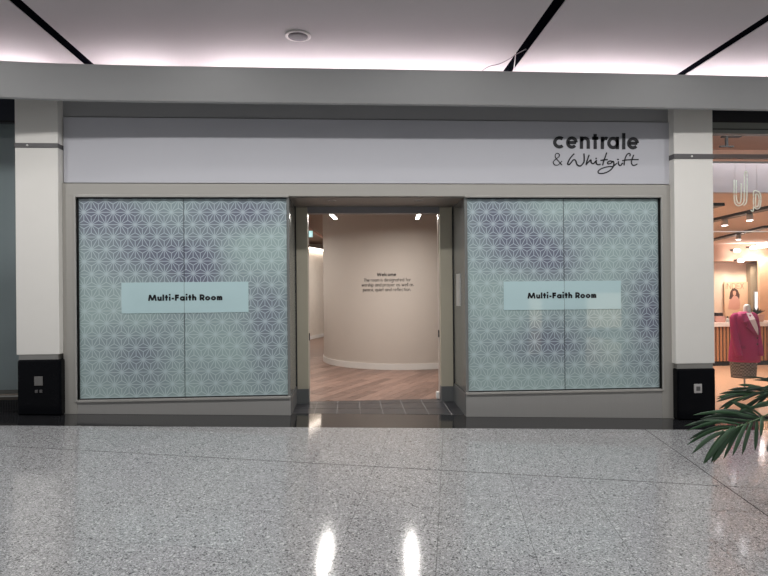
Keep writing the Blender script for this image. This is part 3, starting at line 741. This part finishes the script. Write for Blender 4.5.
# counter
CYf = 11.7; ct_z = at(735, 322.5, CYf).z; ct_b = at(735, 326.5, CYf).z
t = empty('shop_counter', (8.2, CYf+.3, NF), 'shop counter with vertical wooden slats and pale top', 'counter')
box('top', 6.9, 9.6, CYf-.04, CYf+.65, ct_b, ct_z, mat('pale_pink_top', (226, 208, 200), .35), t, .006)
box('body', 6.95, 9.55, CYf+.02, CYf+.6, NF+.1, ct_b, mat('dark_backing', (52, 34, 26), .7), t)
box('kick_board', 6.95, 9.55, CYf+.04, CYf+.6, NF, NF+.1, mat('black_kick', (26, 22, 22), .5), t)
M_slat = mat('walnut_slat', (178, 118, 78), .5, var=.18, vscale=9, stretch=(1, 1, .2))
pos = 6.97; sl_mesh = None
while pos < 9.5:
    if sl_mesh is None:
        s_ = box('slat', pos, pos+.042, CYf, CYf+.02, NF+.1, ct_b, M_slat, t); sl_mesh = s_; p0 = pos
    else:
        s_ = sl_mesh.copy(); col.objects.link(s_); s_.parent = t; s_.location = (pos-p0, 0, 0)
    pos += .075
# wall poster
PY = 18.25
a, b = at(724, 282, PY), at(752, 316, PY)
pm = (a.x+b.x)/2
t = empty('wall_poster', (pm, PY, b.z), 'beige wall poster with INDEX heading and a dark haired figure', 'poster')
box('sheet', a.x, b.x, PY-.01, PY+.02, b.z, a.z, mat('poster_paper', (226, 192, 164), .6), t)
S, W_ = text_strokes('INDEX', .12, .22, .5); l, r = at(725.5, 289, PY), at(743.5, 289, PY); k = (r.x-l.x)/W_
lett('lettering', [[(q[0]*k, q[1]*k) for q in p] for p in S], .12*k, lambda u, v, d: Vector((l.x+u, PY-.011-d, l.z+v)), .002, t, mat('poster_ink', (120, 92, 78), .6))
def flat(name, pts, m, d):
    P = [at(x, y, PY-d) for x, y in pts]; n = len(P)
    v = [(p.x, PY-.011-d, p.z) for p in P]+[(p.x, PY-.01, p.z) for p in P]
    f = [tuple(range(n))]+[(i, (i+1) % n, n+(i+1) % n, n+i) for i in range(n)]
    mk(name, v, f, m, t)
flat('printed_torso', [(728, 309), (729, 301), (731, 296), (735, 294), (738, 296), (740, 303), (739.5, 309), (735, 310)], mat('print_pink', (212, 160, 146), .6), .002)
flat('printed_hair', [(729, 299), (730, 292), (732, 288.5), (734.5, 288), (737.5, 290), (739.5, 295), (739, 299), (736.5, 296), (733, 296), (731, 299)], mat('print_dark', (84, 56, 50), .6), .003)
flat('printed_face', [(732.5, 291.5), (734.5, 290.5), (736, 292), (735.6, 295), (734, 296), (732.8, 294.5)], mat('print_skin', (214, 164, 140), .6), .004)
# alcove: grey pilaster, bright slot, side wall
a, b = at(750.5, 264, 17.5), at(759.5, 300, 17.5)
a, b = at(750.5, 264, 18.1), at(759.5, 300, 18.1)
o = box('wall_pilaster', a.x, b.x+.4, 18.1, 18.3, NF, a.z, mat('olive_grey', (166, 152, 132), .7)); tag(o, 'olive grey pilaster behind the counter', 'wall', kind='structure')
a, b = at(759.5, 257, 17.8), at(775, 330, 17.8)
o = box('wall_side', a.x, a.x+1.4, 17.8, 17.9, NF, a.z, mat('peach_side', (228, 190, 160), .7)); tag(o, 'peach side wall right of the pilaster', 'wall', kind='structure')
a, b = at(755, 292, 18.05), at(758.6, 318, 18.05)
t = empty('light_panel', ((a.x+b.x)/2, 18.05, b.z), 'narrow white light panel on the olive pilaster', 'light')
box('frame', a.x-.02, b.x+.02, 18.06, 18.1, b.z-.02, a.z+.02, M_alu, t); box('lit_face', a.x, b.x, 18.05, 18.06, b.z, a.z, mat('panel_glow', (240, 240, 245), .5, emit=(240, 244, 255), es=1.0), t)
o = box('wall_back_drop', 4.55, 14, 17.9, 18.3, 2.36, 2.9, mat('drop_paint', (206, 166, 140), .7)); tag(o, 'dropped ceiling edge over the poster wall', 'wall', kind='structure')
# tracks with spots
M_spotglow = mat('spot_glow', (255, 255, 255), .5, emit=(255, 246, 250), es=30)
def track(p, q, spots, lab):
    p, q = Vector(p), Vector(q); t = empty('ceiling_track', tuple(p), lab, 'track light', 'black ceiling tracks in the neighbouring shop')
    d = (q-p).normalized(); n = Vector((-d.y, d.x, 0))*.09
    v = [tuple(c+Vector((0, 0, z))) for z in (-.05, 0) for c in (p-n, q-n, q+n, p+n)]
    mk('rail', v, BF, M_dkmetal, t)
    for s in spots:
        c = p+(q-p)*s
        v, f = lathe([(.03, c.z-.05), (.055, c.z-.07), (.055, c.z-.17), (.05, c.z-.175)], c.x, c.y, 14); h = mk('spot_head', v, f, M_white, t, True)
        v, f = lathe([(.05, c.z-.176), (.01, c.z-.18)], c.x, c.y, 14); mk('lens', v, f, M_spotglow, h)
        ld = bpy.data.lights.new('track_lamp', 'SPOT'); ld.energy = 170; ld.color = (1, .9, .8); ld.spot_size = R(120); ld.spot_blend = .6; ld.shadow_soft_size = .06
        lo = bpy.data.objects.new('track_lamp', ld); col.objects.link(lo); lo.parent = t; lo.location = c-p+Vector((0, 0, -.2))
track((7.15, 9.3, 2.9), (7.42, 12.0, 2.9), (.25, .55), 'black ceiling track nearest the neighbouring shop window')
track((9.4, 12.4, 2.9), (10.8, 17.2, 2.9), (.35, .8), 'black ceiling track further back in the neighbouring shop')
track((6.0, 9.0, 2.9), (6.1, 10.6, 2.9), (.3, .7), 'black ceiling track beside the right column')
for px, py in ((737, 250.5), (741, 260.5), (753.5, 247.5), (759, 246.5), (765, 245.8)):
    c = at(px, py, 17.6)
    t = empty('bulkhead_spot', tuple(c), {737: 'small bright spot lamp above the poster', 741: 'small bright spot lamp lowest above the poster', 753.5: 'small bright spot lamp first of the trio above the side wall', 759: 'small bright spot lamp middle of the trio above the side wall', 765: 'small bright spot lamp last of the trio above the side wall'}[px], 'lamp', 'small spots at the back of the neighbouring shop')
    box('bracket', c.x-.03, c.x+.03, c.y, 17.9, c.z+.0, c.z+.05, M_dkmetal, t)
    v, f = lathe([(.05, c.z-.05), (.09, c.z-.03), (.09, c.z+.02), (.04, c.z+.05)], c.x, c.y, 12); mk('head', v, f, M_spotglow, t, True)
    ld = bpy.data.lights.new('spot_lamp', 'SPOT'); ld.energy = 55; ld.color = (1, .86, .7); ld.spot_size = R(150); ld.spot_blend = .8; ld.shadow_soft_size = .08
    lo = bpy.data.objects.new('spot_lamp', ld); col.objects.link(lo); lo.parent = t; lo.location = (0, -.02, -.08)
# tube letters hung in the window
TY = 7.45
t = empty('tube_letter_sign', (5.0, TY, 2.5), 'pale outline tube letters hanging behind the neighbouring shop glass', 'sign')
M_tube = mat('pale_tube', (226, 232, 224), .3, emit=(240, 245, 230), es=.35)
def pxs(pts): return [at(712+x/8.23, 165+y/8.23, TY) for x, y in pts]
u_out = [(182, 122), (182, 250), (188, 310), (212, 335), (240, 328), (262, 300), (266, 200), (268, 68), (288, 68), (288, 200), (284, 300), (262, 335)]
u_in = [(200, 125), (200, 250), (206, 300), (222, 315), (236, 300), (240, 250), (240, 150)]
p_out = [(318, 370), (340, 372), (342, 225), (372, 215), (398, 240), (402, 300), (392, 350), (366, 362), (348, 345)]
p_in = [(360, 240), (358, 330), (372, 345), (384, 320), (386, 265), (374, 240), (360, 240)]
for nm, pts in (('letter_tube', u_out), ('letter_tube', u_in), ('letter_tube', p_out), ('letter_tube', p_in)):
    v, f = tube(catmull(pxs(pts), 5), .007, 8); mk(nm, v, f, M_tube, t, True)
for x in (276, 370, 190):
    a = at(712+x/8.23, 165+(70 if x == 276 else 220 if x == 370 else 125)/8.23, TY); v, f = tube([a, (a.x, TY, 3.2)], .002, 5); mk('hanging_wire', v, f, M_alu, t)
box('hanging_bar', 4.7, 5.7, TY-.01, TY+.01, 3.2, 3.22, M_alu, t)
# dress form
DY = 9.0
def dpx(x, y): return at(x, y, DY)
cxd = dpx(744, 330).x; rot = R(-38)
zd = lambda y: dpx(744, y).z
t = empty('dress_form', (cxd, DY, NF), 'headless dress form in a magenta blazer and grey check skirt', 'mannequin')
M_mag = mat('magenta_wool', (168, 24, 92), .75, var=.12, vscale=30, bump=.2, bscale=250)
M_mag2 = mat('magenta_lapel', (150, 22, 84), .7, var=.1, vscale=30)
v, f = lathe([(.055, zd(316)), (.052, zd(311)), (.05, zd(307)), (.045, zd(305)), (.02, zd(304.4))], cxd+.055, DY, 20); mk('neck', v, f, M_white, t, True)
prof = [(.235, zd(361.5)), (.235, zd(358)), (.225, zd(350)), (.205, zd(342)), (.19, zd(335)), (.195, zd(328)), (.21, zd(321)), (.205, zd(317)), (.17, zd(314.5)), (.10, zd(312.5)), (.06, zd(311.5))]
v, f = lathe(prof, cxd, DY, 32, 1.0, .68, rot*.3); mk('blazer_body', v, f, M_mag, t, True)
for s in (-1, 1):
    sx = cxd+s*.168
    pts = [(cxd+s*.11, DY+.0, zd(315)), (sx, DY-.01, zd(316.5)), (sx+s*.018, DY-.02, zd(325)), (sx+s*.022, DY-.05, zd(337)), (sx+s*.015, DY-.10, zd(348)), (sx+s*.005, DY-.13, zd(355))]
    v, f = tube(catmull(pts, 4), [.035, .042, .048, .05, .052, .054, .056, .057, .057, .056, .056, .055, .055, .054, .054, .053, .053, .052, .052, .051, .051], 14); mk('sleeve', v, f, M_mag, t, True)
def surf(px, py, lift=.006):     # point on the blazer front seen at that place
    d = ray(px, py); z = 0
    best = None
    for k in range(400):
        Y = DY-.3+k*.001; p = CAM+d*(Y/d.y)
        r = None
        for (ra, za), (rb, zb) in zip(prof, prof[1:]):
            if min(za, zb) <= p.z <= max(za, zb) and abs(za-zb) > 1e-6: r = ra+(rb-ra)*(p.z-za)/(zb-za)
        if r is None: continue
        c, s = math.cos(-rot*.3), math.sin(-rot*.3); x, y = p.x-cxd, p.y-DY
        X_, Y_ = (x*c-y*s)/r, (x*s+y*c)/(r*.68)
        if X_*X_+Y_*Y_ <= 1: best = p; break
    if best is None: best = CAM+d*((DY-.1)/d.y)
    return best-Vector((0, lift, 0))
def patch(name, pts, m, lift, parent):
    top = [surf(x, y, lift) for x, y in pts]; bot = [p+Vector((0, .02, 0)) for p in top]; n = len(pts)
    mk(name, top+bot, [tuple(range(n)), tuple(range(2*n-1, n-1, -1))]+[(i, n+i, n+(i+1) % n, (i+1) % n) for i in range(n)], m, parent)
patch('shirt', [(745, 313), (750, 312.8), (754, 319), (757, 328), (757.2, 335), (752.5, 328), (748, 320)], mat('white_shirt', (238, 222, 226), .7), .03, t)
patch('lapel', [(740.5, 314), (745, 312.8), (748, 320), (752.5, 328), (757, 336), (751, 332), (745.5, 327), (746.5, 324.5), (742.5, 322)], M_mag2, .035, t)
patch('lapel', [(750, 312.6), (753, 314), (757, 320), (759, 327), (758, 335), (757, 328), (754, 319)], M_mag2, .035, t)
patch('pocket_flap', [(737, 345), (745, 346), (745, 349), (737, 348)], M_mag2, .012, t)
for y in (338, 344):
    c = surf(757, y, .012); v, f = lathe([(.012, -.004), (.012, .004), (.004, .006)], 0, 0, 10)
    mk('button', [(c.x+a_, c.y-c_, c.z+b_) for a_, b_, c_ in v], f, M_dkmetal, t, True)
def check(name):
    m = bpy.data.materials.new(name); m.use_nodes = True; nt, b = nodes_of(m)
    g = nt.nodes.new('ShaderNodeNewGeometry'); ck = nt.nodes.new('ShaderNodeTexChecker'); ck.inputs['Scale'].default_value = 38
    ck.inputs['Color1'].default_value = rgb(150, 144, 138); ck.inputs['Color2'].default_value = rgb(88, 84, 82)
    nt.links.new(g.outputs['Position'], ck.inputs['Vector']); nt.links.new(ck.outputs[0], b.inputs['Base Color']); b.inputs['Roughness'].default_value = .9; return m
v, f = lathe([(.185, zd(377.5)), (.19, zd(374)), (.2, zd(366)), (.205, zd(358)), (.19, zd(352))], cxd-.015, DY, 28, 1, .66, rot*.3); mk('skirt', v, f, check('grey_check'), t, True)
v, f = tube([(cxd, DY, NF+.02), (cxd, DY, zd(376))], .014, 10); mk('pole', v, f, M_alu, t, True)
v, f = lathe([(.16, NF), (.16, NF+.012), (.03, NF+.02), (.015, NF+.03)], cxd, DY, 28); mk('base', v, f, M_alu, t, True)
# things on the counter
PYc = CYf+.18
c = at(757, 323, PYc); 
t = empty('potted_succulent', (c.x, PYc, ct_z), 'dark leafed succulent in a blush square pot on the counter', 'plant')
h_ = .16
v = [(c.x+s*q*sx, PYc+s2*q*sx, z) for z, sx in ((ct_z, .085), (ct_z+h_, .105)) for s, s2, q in ((-1, -1, 1), (1, -1, 1), (1, 1, 1), (-1, 1, 1))]
mk('pot', v, BF, mat('blush_pot', (222, 178, 160), .5), t, bevel=.008)
M_succ = mat('dark_leaf', (52, 58, 44), .6, var=.3)
for k in range(11):
    a_ = k*2.4; ln = .13+.05*random.random(); el = R(25+50*random.random())
    d = Vector((math.cos(a_)*math.cos(el), math.sin(a_)*math.cos(el), math.sin(el))); p = Vector((c.x, PYc, ct_z+h_))
    sd = d.cross(Vector((0, 0, 1))).normalized()*.022; n = d.cross(sd).normalized()*.006
    q = [p, p+d*ln*.5+sd, p+d*ln, p+d*ln*.5-sd]
    mk('leaf', [tuple(x+n) for x in q]+[tuple(x-n) for x in q], [(0, 1, 2, 3), (7, 6, 5, 4), (0, 4, 5, 1), (1, 5, 6, 2), (2, 6, 7, 3), (3, 7, 4, 0)], M_succ, t)
c = at(719, 322.5, PYc)
t = empty('product_box', (c.x, PYc, ct_z), 'small pink product box with black lid beside the column edge on the counter', 'box')
box('carton', c.x-.1, c.x+.1, PYc-.06, PYc+.06, ct_z, ct_z+.13, mat('pink_carton', (216, 160, 148), .5), t, .004)
box('lid', c.x-.08, c.x+.06, PYc-.05, PYc+.05, ct_z+.13, ct_z+.2, mat('dark_lid', (60, 44, 42), .5), t, .006)
c = at(727.5, 322.5, PYc)
t = empty('product_bottle', (c.x, PYc, ct_z), 'short pale bottle beside the pink product box on the counter', 'bottle')
v, f = lathe([(.03, ct_z), (.032, ct_z+.07), (.02, ct_z+.085), (.012, ct_z+.09)], c.x, PYc, 14); mk('body', v, f, M_white, t, True)
v, f = lathe([(.014, ct_z+.09), (.014, ct_z+.12), (.01, ct_z+.122)], c.x, PYc, 12); mk('cap', v, f, M_dkmetal, t, True)

# ------------------------------------------------------------------ palm in the foreground
PX, PYp = 3.42, 4.05
pf = fz(PX)
t = empty('potted_palm', (PX, PYp, pf), 'green palm with drooping fronds in a dark planter at the right edge', 'plant')
v, f = lathe([(.20, pf), (.22, pf+.02), (.285, pf+.38), (.30, pf+.39), (.30, pf+.42), (.27, pf+.42), (.265, pf+.37)], PX, PYp, 32); mk('planter', v, f, mat('dark_planter', (36, 36, 38), .4), t, True)
v, f = lathe([(.268, pf+.34), (.268, pf+.37), (.1, pf+.385), (.02, pf+.39)], PX, PYp, 24); mk('soil', v, f, mat('soil', (46, 36, 28), .95, bump=.6), t, True)
M_leaf = mat('palm_leaf', (48, 80, 50), .42, var=.3, vscale=14)
M_leaf2 = mat('palm_leaf_dark', (32, 54, 36), .45, var=.3, vscale=14)
M_stem = mat('palm_stem', (78, 104, 62), .5)
def blade(p, q, wd, sag, m, parent, nrm=None):
    """folded lanceolate leaflet from p to q"""
    p, q = Vector(p), Vector(q); d = q-p; L = d.length; d.normalize()
    sd = d.cross(nrm if nrm else Vector((0, -1, .35)))
    sd = sd.normalized() if sd.length > 1e-3 else Vector((1, 0, 0))
    n = sd.cross(d).normalized()
    V = []; Fc = []; N = 7
    for i in range(N+1):
        s = i/N; w_ = wd*(.35+1.3*s)*(1-s)**.55*1.15 if s < 1 else 0
        w_ = max(w_, .0006)
        c = p+d*(L*s)+Vector((0, 0, sag*math.sin(math.pi*s)))
        V += [tuple(c-sd*w_+n*w_*.35), tuple(c), tuple(c+sd*w_+n*w_*.35)]
    for i in range(N):
        a = 3*i; Fc += [(a, a+1, a+4, a+3), (a+1, a+2, a+5, a+4)]
    return mk('leaflet', V, Fc, m, parent, True, solid=.0012)
def frond(path, rad=.007):
    pts = catmull(path, 8); v, f = tube(pts, [rad*(1-.7*i/(len(pts)-1)) for i in range(len(pts))], 8)
    return mk('frond', v, f, M_stem, t, True), pts
root = Vector((PX, PYp, pf+.38))
P3 = lambda x, y, Y: at(x, y, Y)
# lower front frond
fr, _ = frond([root, Vector((3.12, 3.9, .62)), P3(783, 408, 3.82), P3(758, 419, 3.74), P3(738, 427, 3.68), P3(722, 434, 3.64)])
LOW = [((757, 420), (759.5, 427), (755, 451)), ((752, 421), (0, 0), (742, 455)), ((747, 423), (0, 0), (732.5, 456)), ((743, 424), (0, 0), (723.5, 459)), ((739, 426), (0, 0), (713, 463)),
       ((735, 427), (0, 0), (704, 464)), ((731, 428), (0, 0), (711, 463)), ((728, 430), (0, 0), (703, 463.5)), ((724, 431), (0, 0), (692, 453.5)), ((722, 433), (0, 0), (694, 451)), ((762, 417), (0, 0), (760.5, 437))]
for k, (a, _, b) in enumerate(LOW):
    da = 3.74-.1*(757-a[0])/35
    blade(P3(*a, da), P3(*b, da-.10-.04*(k % 3)), .017 if k not in (4, 5, 6) else .021, .02, M_leaf, fr)
UPP = [((752, 421), (686, 431)), ((747, 422), (690, 424.5)), ((742, 425), (684, 426)), ((736, 426), (688, 440)), ((757, 418), (693, 415)), ((759, 417), (706, 413)), ((733, 427), (687, 445)), ((755, 419), (700, 419)), ((750, 421), (696, 428))]
for k, (a, b) in enumerate(UPP):
    da = 3.74-.1*(757-a[0])/35
    blade(P3(*a, da), P3(*b, da+.12+.05*(k % 3)), .014, .03, M_leaf2 if k % 2 else M_leaf, fr)
# upper fronds
fr2, _ = frond([root, Vector((3.2, 4.1, .75)), P3(790, 388, 4.15), P3(768, 391, 4.1), P3(748, 396, 4.05), P3(734, 401, 4.0)])
for k, (a, b) in enumerate([((768, 391), (738, 385)), ((764, 391), (728, 390)), ((758, 393), (719, 394)), ((754, 394), (716.5, 399)), ((750, 395), (716, 402)), ((745, 397), (719, 409)), ((742, 398), (723, 411)), ((738, 400), (721, 413)),
                            ((766, 392), (742, 401)), ((762, 392), (736, 402)), ((770, 393), (748, 408)), ((775, 391), (752, 410)), ((768, 391), (748, 387)), ((772, 390), (745, 391)), ((771, 394), (738, 412)), ((764, 394), (717, 397))]):
    blade(P3(*a, 4.1), P3(*b, 4.0+.06*(k % 4)), .013, .015, M_leaf2 if k % 3 else M_leaf, fr2)
fr3, _ = frond([root, Vector((3.22, 4.0, .8)), P3(800, 372, 4.0), P3(785, 380, 3.95), P3(770, 392, 3.9)])
for k, (a, b) in enumerate([((786, 379), (757, 380.5)), ((782, 383), (744, 376.5)), ((780, 384), (753, 380)), ((776, 388), (747, 390)), ((772, 391), (750, 397)), ((790, 376), (764, 379))]):
    blade(P3(*a, 3.95), P3(*b, 3.9+.05*(k % 3)), .008, .01, M_leaf2, fr3)
fr4, _ = frond([root, Vector((3.15, 3.95, .6)), P3(772, 420, 3.9), P3(757, 419, 3.86), P3(748, 410, 3.84)])
for a, b, w_ in (((761, 421), (731, 401), .024), ((765, 419), (740, 403), .012), ((770, 405), (738, 412), .014), ((776, 402), (752, 407), .014)): blade(P3(*a, 3.86), P3(*b, 3.8), w_, .01, M_leaf, fr4)
# fronds on the far side of the planter
for k, ang in enumerate((20, 65, -40)):
    d = Vector((math.cos(R(ang)), math.sin(R(ang)), 0)); e = d.cross(Vector((0, 0, 1)))
    fr5, pts = frond([root, root+d*.15+Vector((0, 0, .38)), root+d*.4+Vector((0, 0, .5)), root+d*.65+Vector((0, 0, .36))])
    for i in range(10, len(pts)-1, 2):
        for s in (-1, 1): blade(pts[i], pts[i]+d*.14+e*s*.24-Vector((0, 0, .10)), .014, .02, M_leaf if k % 2 else M_leaf2, fr5)

# ------------------------------------------------------------------ far side of the mall, seen only in reflections
ob = box('wall_opposite', -9, 14, -10.2, -10, -.5, 8.0, mat('opposite_wall', (132, 136, 138), .7)); tag(ob, 'opposite side of the mall behind the viewer', 'wall', kind='structure')
M_lit = mat('lit_shop_window', (236, 224, 200), .5, emit=(255, 236, 205), es=1.6)
for x0, x1, z0, z1 in ((10.2, 11.7, -.2, 1.3), (7.7, 8.2, -.2, 1.3)):
    box('lit_shop_window', x0, x1, -10, -9.95, z0, z1, M_lit, ob)
